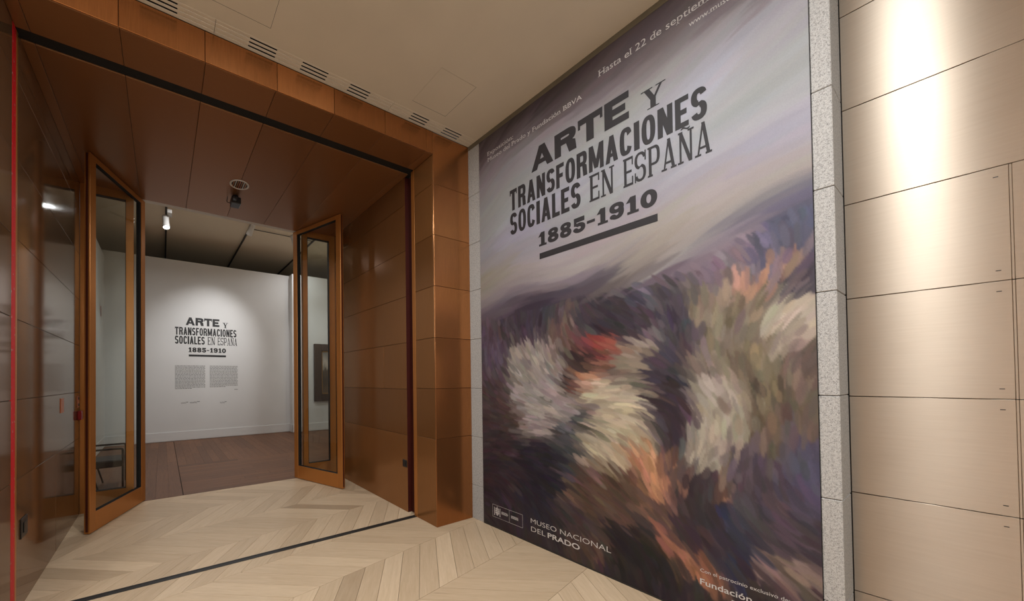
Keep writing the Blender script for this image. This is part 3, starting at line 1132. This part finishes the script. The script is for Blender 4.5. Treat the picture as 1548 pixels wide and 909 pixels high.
# brush strokes: short oriented dabs that follow a slow direction field
field = smooth_noise(2.2, 1.1) + smooth_noise(5, 0.5)
for _ in range(15000):
    i, j = pr.randint(0, NZ), pr.randint(0, NX)
    lowr = ZZ[i, 0] < edge[i, j]
    if lowr:
        si, sj = min(max(i + int(pr.normal(0, 2.5)), 0), NZ - 1), min(max(j + int(pr.normal(0, 2.5)), 0), NX - 1)
        c = img[si, sj] * (1 + pr.normal(0, 0.075)) + pr.normal(0, 2.2, 3)
        la, lb, th, op = pr.uniform(5, 13), pr.uniform(1.3, 3.2), 0.9 + field[i, j], 0.75
    else:
        c = img[i, j] + pr.normal(0, 1.8) + pr.normal(0, 0.9, 3)
        la, lb, th, op = pr.uniform(12, 30), pr.uniform(2, 5), -0.35 + 0.25 * field[i, j], 0.5
    R_ = int(la * 1.1) + 1
    a0, a1, b0, b1 = max(i - R_, 0), min(i + R_ + 1, NZ), max(j - R_, 0), min(j + R_ + 1, NX)
    gi, gj = np.mgrid[a0 - i:a1 - i, b0 - j:b1 - j]
    u_ = (gj * math.cos(th) + gi * math.sin(th)) / la
    v_ = (-gj * math.sin(th) + gi * math.cos(th)) / lb
    mk_ = op * np.clip(2.2 - 2.2 * (u_ ** 2 + v_ ** 2), 0, 1)[..., None]
    img[a0:a1, b0:b1] = img[a0:a1, b0:b1] * (1 - mk_) + c * mk_
GAIN = 0.86
srgb = np.clip(img, 4, 250) / 255.0
linc = np.where(srgb <= 0.04045, srgb / 12.92, ((srgb + 0.055) / 1.055) ** 2.4) * GAIN
linc = np.clip(linc, 0, 0.95)
verts = np.stack([np.full(YY.size, XF), YY.ravel(), ZZ.ravel()], -1)
idx = np.arange(NX * NZ).reshape(NZ, NX)
faces = np.stack([idx[:-1, :-1], idx[1:, :-1], idx[1:, 1:], idx[:-1, 1:]], -1).reshape(-1, 4)
me = bpy.data.meshes.new('printed_sheet')
me.from_pydata(verts.tolist(), [], faces.tolist())
ca = me.color_attributes.new('print', 'FLOAT_COLOR', 'POINT')
ca.data.foreach_set('color', np.concatenate([linc.reshape(-1, 3), np.ones((NX * NZ, 1))], 1).astype(np.float32).ravel())
me.materials.append(M['print'])
sheet = bpy.data.objects.new('printed_sheet', me)
C.objects.link(sheet)
sheet.parent = poster
boxes('backing_board', [(XF + 0.0005, XP - 0.0003, PY0, PY1, PZ0, PZ1)], M['dark'], poster)

mpP = lambda s, z: (XF, -s, z)          # s = -y, so that s grows to the right
nP = (-1, 0, 0)
title(lambda s, z: (XF, 2.253 - s, 2.552 + z), nP, M['ink'], poster)
ST = lambda t, y, z, wdt, cap, bold=0.0, serif=False: small_text('small_lettering', t, mpP, nP, -y, z, wdt, cap, M['paleink'], poster, bold, serif)
ST('Exposición:', 2.523, 3.785, 0.315, 0.042, 0, True)
ST('Museo del Prado y Fundación BBVA', 2.518, 3.722, 0.955, 0.042, 0, True)
ST('Hasta el 22 de septiembre', 1.438, 3.80, 0.735, 0.052, 0, True)
ST('www.museodelprado.es', 0.893, 3.717, 0.415, 0.036, 0, True)
ST('MUSEO NACIONAL', 2.078, 0.188, 0.672, 0.044, -0.006)
ST('DEL', 2.076, 0.114, 0.14, 0.046, -0.006)
ST('PRADO', 1.915, 0.115, 0.277, 0.045, 0.02)
ST('Con el patrocinio exclusivo de:', 0.893, 0.289, 0.368, 0.022)
ST('Fundación', 0.895, 0.212, 0.226, 0.037, 0.012)
ST('BBVA', 0.753, 0.09, 0.26, 0.1, 0.02)
# ministry mark: outlined box, divider, crest and two blocks of tiny lines
bxs = lambda y0, y1, z0, z1: [(-y0, z0), (-y1, z0), (-y1, z1), (-y0, z1)]
t = 0.0022
mk = [bxs(2.513, 2.163, 0.229, 0.229 + t), bxs(2.513, 2.163, 0.108, 0.108 + t), bxs(2.513, 2.513 - t, 0.108, 0.229), bxs(2.163 + t, 2.163, 0.108, 0.229), bxs(2.312, 2.312 - t, 0.108, 0.229)]
poly_mesh('emblem_box', mk, mpP, nP, M['paleink'], poster)
cr = [bxs(2.478, 2.432, 0.150, 0.166), bxs(2.478, 2.457, 0.170, 0.184), bxs(2.453, 2.432, 0.170, 0.184), bxs(2.476, 2.434, 0.188, 0.194)]
cr += [[(-2.476, 0.196), (-2.434, 0.196), (-2.438, 0.206), (-2.446, 0.2), (-2.455, 0.211), (-2.464, 0.2), (-2.472, 0.206)], [(-2.474, 0.147), (-2.455, 0.128), (-2.436, 0.147)]]
cr += [bxs(2.492, 2.485, 0.134, 0.198), bxs(2.425, 2.418, 0.134, 0.198), bxs(2.495, 2.482, 0.128, 0.133), bxs(2.428, 2.415, 0.128, 0.133), bxs(2.494, 2.483, 0.200, 0.206), bxs(2.427, 2.416, 0.200, 0.206), bxs(2.459, 2.451, 0.211, 0.22)]
poly_mesh('crest', cr, mpP, nP, M['paleink'], poster)
for y0, n, zt in ((2.404, 3, 0.186), (2.29, 3, 0.184)):
    pl = []
    for i in range(n):
        x = y0
        while x > y0 - 0.074:
            wd = rng.uniform(0.007, 0.016)
            pl.append(bxs(x, max(x - wd, y0 - 0.078), zt - i * 0.0095 - 0.006, zt - i * 0.0095))
            x -= wd + 0.003
    poly_mesh('tiny_lettering', pl, mpP, nP, M['paleink'], poster)

# ------------------------------------------------------------------ lettering on the title wall
wt = tag(empty('wall_lettering', (1.0, YW, 2.0)), 'black vinyl exhibition title with two text columns on the white gallery wall', 'lettering')
wt.location = (0, 0, 0)
nW = (0, -1, 0)
title(lambda s, z: (0.267 + s * 1.022, YW, 2.14 + z), nW, M['wallink'], wt)
for x0, x1, nl in ((0.266, 0.958, 19), (1.068, 1.765, 18)):
    pl = []
    for i in range(nl):
        zt = 1.905 - i * 0.0322
        x, end = x0, (x1 if i < nl - 1 else x0 + (x1 - x0) * 0.55)
        while x < end - 0.01:
            wd = rng.uniform(0.02, 0.07)
            pl.append([(x, zt - 0.013), (min(x + wd, end), zt - 0.013), (min(x + wd, end), zt), (x, zt)])
            x += wd + 0.009
    poly_mesh('text_column', pl, lambda s, z: (s, YW, z), nW, M['greytext'], wt)
poly_mesh('credit_line', [[(1.68, 1.265), (1.765, 1.265), (1.765, 1.278), (1.68, 1.278)]], lambda s, z: (s, YW, z), nW, M['greytext'], wt)


def squiggle(x0, x1, z, amp, seed):
    rr = random.Random(seed)
    pl, n = [], 40
    pv = None
    for i in range(n + 1):
        x = x0 + (x1 - x0) * i / n
        zc = z + amp * math.sin(i * 1.35 + rr.uniform(-0.5, 0.5)) * (0.35 + 0.65 * rr.random()) * (1 if i < n * 0.7 else 0.3) + (0.02 if i > n * 0.7 else 0)
        if pv:
            pl.append([(pv[0], pv[1] - 0.006), (x, zc - 0.006), (x, zc + 0.006), (pv[0], pv[1] + 0.006)])
        pv = (x, zc)
    return pl


poly_mesh('signature', squiggle(0.40, 0.56, 0.95, 0.026, 1), lambda s, z: (s, YW, z), nW, M['wallink'], wt)
poly_mesh('signature', squiggle(0.60, 0.83, 0.955, 0.024, 2), lambda s, z: (s, YW, z), nW, M['wallink'], wt)
poly_mesh('signature', squiggle(1.315, 1.48, 0.925, 0.03, 3), lambda s, z: (s, YW, z), nW, M['wallink'], wt)

# ------------------------------------------------------------------ gallery things
pf = tag(empty('framed_painting', (4.5, 9.99, 1.73)), 'dark framed painting hung on the gallery wall behind the right door leaf', 'painting')
x0, x1, z0, z1, fw, fh = -0.64, 0.64, -0.85, 0.85, 0.235, 0.21
for nm, b in (('frame_side', (x0, x0 + fw, -0.07, 0.008, z0, z1)), ('frame_side', (x1 - fw, x1, -0.07, 0.008, z0, z1)),
              ('frame_rail', (x0 + fw, x1 - fw, -0.07, 0.008, z1 - fh, z1)), ('frame_rail', (x0 + fw, x1 - fw, -0.07, 0.008, z0, z0 + fh))):
    boxes(nm, [b], M['pframe'], pf, 0.008)
a, b, c, d = x0 + fw, x1 - fw, z0 + fh, z1 - fh
boxes('gilt_slip', [(a, a + 0.03, -0.045, 0, c, d), (b - 0.03, b, -0.045, 0, c, d), (a, b, -0.045, 0, c, c + 0.03), (a, b, -0.045, 0, d - 0.03, d)], M['gilt'], pf)
tcv = NT('canvas_paint')
sep = tcv.n('ShaderNodeSeparateXYZ')
tcc = tcv.n('ShaderNodeTexCoord')
tcv.l(tcc.outputs['Generated'], sep.inputs[0])
nz = tcv.noise(tcv.coords('Generated', (2, 2, 2)), 3.0, 5)
ad = tcv.n('ShaderNodeMath', operation='ADD')
tcv.l(sep.outputs[2], ad.inputs[0])
ms = tcv.n('ShaderNodeMath', operation='MULTIPLY_ADD')
ms.inputs[1].default_value = 0.5
ms.inputs[2].default_value = -0.25
tcv.l(nz, ms.inputs[0])
tcv.l(ms.outputs[0], ad.inputs[1])
tcv.l(tcv.ramp(ad.outputs[0], [(0.1, lin((96, 78, 60))), (0.3, lin((60, 50, 42))), (0.55, lin((92, 80, 68))), (0.7, lin((190, 180, 168))), (0.95, lin((140, 136, 132)))]), tcv.b.inputs['Base Color'])
tcv.set(Roughness=0.6)
boxes('canvas', [(a + 0.03, b - 0.03, -0.03, 0, c + 0.03, d - 0.03)], tcv.m, pf)

sg = tag(empty('red_sign', (-1.166, 9.72, 3.06)), 'small red pictogram high on the left gallery wall', 'sign')
bm = bmesh.new()
n = 20
for i in range(n):
    a0, a1 = 2 * PI * i / n, 2 * PI * (i + 1) / n
    bm.faces.new([bm.verts.new((0, r_ * math.cos(a) * 0.75, r_ * math.sin(a))) for r_, a in ((0.12, a0), (0.12, a1), (0.09, a1), (0.09, a0))])
for y0, y1, z0, z1 in ((-0.02, 0.02, -0.075, 0.075),):
    bm.faces.new([bm.verts.new((0, y, z)) for y, z in ((y0 - 0.05, z1), (y1 - 0.05, z1), (y1 + 0.05, z0), (y0 + 0.05, z0))])
link('red_mark', bm, M['redplastic'], sg)


def track_spot(loc, target, label, lit, power, ang, col=COOL):
    loc = Vector(loc)
    e = tag(empty('spotlight', loc), label, 'spotlight', 'track spotlights in the gallery')
    d = (Vector(target) - loc).normalized()
    rot = d.to_track_quat('-Z', 'Y').to_matrix().to_4x4()
    # driver box and stem up to the track
    boxes('driver_box', [(0.018, 0.10, -0.11, 0.11, 0.17, 0.24)], M['whitem'], e, 0.006)
    bm = bmesh.new()
    lathe(bm, [(0.014, 0.0), (0.014, ZG - 0.03 - loc.z)], 12)
    link('stem', bm, M['track'], e, smooth=True)
    bm = bmesh.new()
    lathe(bm, [(0.05, 0.16), (0.058, 0.14), (0.058, -0.03), (0.064, -0.05), (0.064, -0.10), (0.056, -0.10), (0.05, -0.085)], 24)
    bm.transform(rot)
    link('lamp_body', bm, M['whitem'], e, smooth=True)
    bm = bmesh.new()
    lathe(bm, [(0.052, -0.092), (0.052, -0.088)], 24)
    bm.transform(rot)
    link('lens', bm, M['lens'] if lit else M['whitem'], e)
    if power:
        spot_light('gallery_spot', loc + d * 0.13, target, power, col, ang)


track_spot((0.06, 8.0, 4.6), (0.25, 7.0, 1.0), 'white track spotlight with a lit lens, nearest the left door leaf', True, 60, 70)
track_spot((1.655, 8.0, 4.78), (0.95, YW, 2.35), 'white track spotlight seen from behind at the middle of the opening', True, 235, 64)
track_spot((2.64, 8.0, 4.72), (4.4, 10.0, 1.8), 'white track spotlight half hidden behind the right door leaf', True, 110, 60)
boxes('bracket', [(2.64, 3.44, 7.985, 8.015, ZG - 0.06, ZG - 0.03)], M['track'], [o for o in bpy.data.objects if o.name.startswith('spotlight')][-1]).location = (-2.64, -8.0, -4.72)

# low black tubular armchair behind the left sidelight
ch = tag(empty('armchair', (-0.80, 6.40, 0)), 'low black tubular armchair with a dark seat behind the left sidelight', 'chair')
for sy in (-0.235, 0.235):
    bm = bmesh.new()
    tube(bm, rounded_path([(0.31, sy, 0.0), (0.31, sy, 0.56), (-0.24, sy, 0.56)], 0.03), 0.014)
    link('arm_loop', bm, M['tube'], ch, smooth=True)
    bm = bmesh.new()
    tube(bm, [(0.03, sy, 0.0), (-0.05, sy, 0.29)], 0.012)
    tube(bm, [(-0.05, sy, 0.29), (-0.24, sy, 0.56), (-0.29, sy, 0.80)], 0.012)
    link('rear_leg', bm, M['tube'], ch, smooth=True)
boxes('seat', [(-0.17, 0.30, -0.222, 0.222, 0.30, 0.40)], M['leather'], ch, 0.015)
bm = bmesh.new()
box(bm, -0.03, 0.03, -0.222, 0.222, 0.0, 0.44)
bm.transform(Matrix.Translation((-0.19, 0, 0.40)) @ Matrix.Rotation(math.radians(-14), 4, 'Y'))
link('backrest', bm, M['leather'], ch, 0.012)

# ------------------------------------------------------------------ fittings on the portal
sk = tag(empty('wall_socket', (XL, 3.31, 0.523)), 'black socket low on the glossy left side of the portal', 'socket', 'black sockets in the portal')
boxes('plate', [(0, 0.008, -0.066, 0.066, -0.066, 0.066)], M['socket'], sk, 0.003)
boxes('rocker', [(0.008, 0.013, -0.03, 0.03, -0.035, 0.035)], M['socket'], sk, 0.002)
sk = tag(empty('wall_socket', (XR, 3.332, 0.541)), 'black socket low on the right side of the portal beside the pillar', 'socket', 'black sockets in the portal')
boxes('plate', [(-0.008, 0, -0.04, 0.04, -0.04, 0.04)], M['socket'], sk, 0.003)
boxes('rocker', [(-0.013, -0.008, -0.02, 0.02, -0.022, 0.022)], M['socket'], sk, 0.002)
tag(boxes('wall_plate', [(XL, XL + 0.006, 4.325, 4.435, 1.215, 1.352)], M['copper'], bevel=0.002), 'coppery blank plate on the glossy left wall, further from the door', 'plate', 'coppery plates on the left wall')
pl = tag(empty('key_plate', (XL, 5.12, 1.285)), 'coppery key switch plate on the left wall just beside the door frame', 'plate', 'coppery plates on the left wall')
boxes('plate', [(0, 0.006, -0.06, 0.06, -0.066, 0.066)], M['copper'], pl, 0.002)
for z in (0.035, -0.035):
    bm = bmesh.new()
    lathe(bm, [(0.016, 0.0055), (0.016, 0.010), (0.012, 0.012)], 14, (0, 0, z), 'X')
    link('key_switch', bm, M['dark'], pl)
cp = tag(empty('call_point', (XL, 5.13, 1.13)), 'small red call point below the key plate on the left wall', 'call point')
boxes('housing', [(0, 0.035, -0.05, 0.05, -0.05, 0.05)], M['redplastic'], cp, 0.005)
boxes('press_panel', [(0.035, 0.037, -0.03, 0.03, -0.03, 0.03)], M['redplastic'], cp)

dl = tag(empty('recessed_downlight', (0.78, 4.36, ZS)), 'round recessed downlight with a pale ring and baffle in the bronze soffit', 'downlight')
bm = bmesh.new()
n = 36
prof = [(0.108, 0.0), (0.108, -0.006), (0.10, -0.009), (0.090, -0.006), (0.088, -0.0005)]
rings = [[bm.verts.new((r_ * math.cos(2 * PI * i / n), r_ * math.sin(2 * PI * i / n), h)) for i in range(n)] for r_, h in prof]
for a, b in zip(rings, rings[1:]):
    for i in range(n):
        bm.faces.new((a[i], a[(i + 1) % n], b[(i + 1) % n], b[i]))
link('trim_ring', bm, M['whitem'], dl, smooth=True)
bm = bmesh.new()
lathe(bm, [(0.089, -0.0012), (0.089, -0.0004)], 32)
link('dark_recess', bm, M['dark'], dl)
for i in range(7):
    y = -0.066 + i * 0.022
    hw = math.sqrt(0.088 ** 2 - y * y)
    boxes('baffle', [(y - 0.0035, y + 0.0035, -hw, hw, -0.006, -0.001)], M['copper'] if i == 3 else M['whitem'] if i % 2 else M['frame'], dl)
sc_ = tag(empty('security_camera', (0.785, 4.66, ZS)), 'small black camera mounted on the bronze soffit behind the downlight', 'camera')
bm = bmesh.new()
lathe(bm, [(0.035, 0), (0.035, -0.012), (0.012, -0.016), (0.012, -0.04)], 18)
link('mount', bm, M['socket'], sc_, smooth=True)
boxes('body', [(-0.055, 0.055, -0.075, 0.075, -0.12, -0.035)], M['socket'], sc_, 0.008)
bm = bmesh.new()
lathe(bm, [(0.028, 0.0), (0.028, -0.03), (0.022, -0.034)], 18, (-0.02, -0.075, -0.08), 'Y')
link('lens_barrel', bm, M['dark'], sc_, smooth=True)
bm = bmesh.new()
tube(bm, rounded_path([(-0.05, 0.0, -0.1), (-0.1, 0.02, -0.09), (-0.085, 0.05, -0.005)], 0.02), 0.004, 6)
link('cable', bm, M['socket'], sc_, smooth=True)
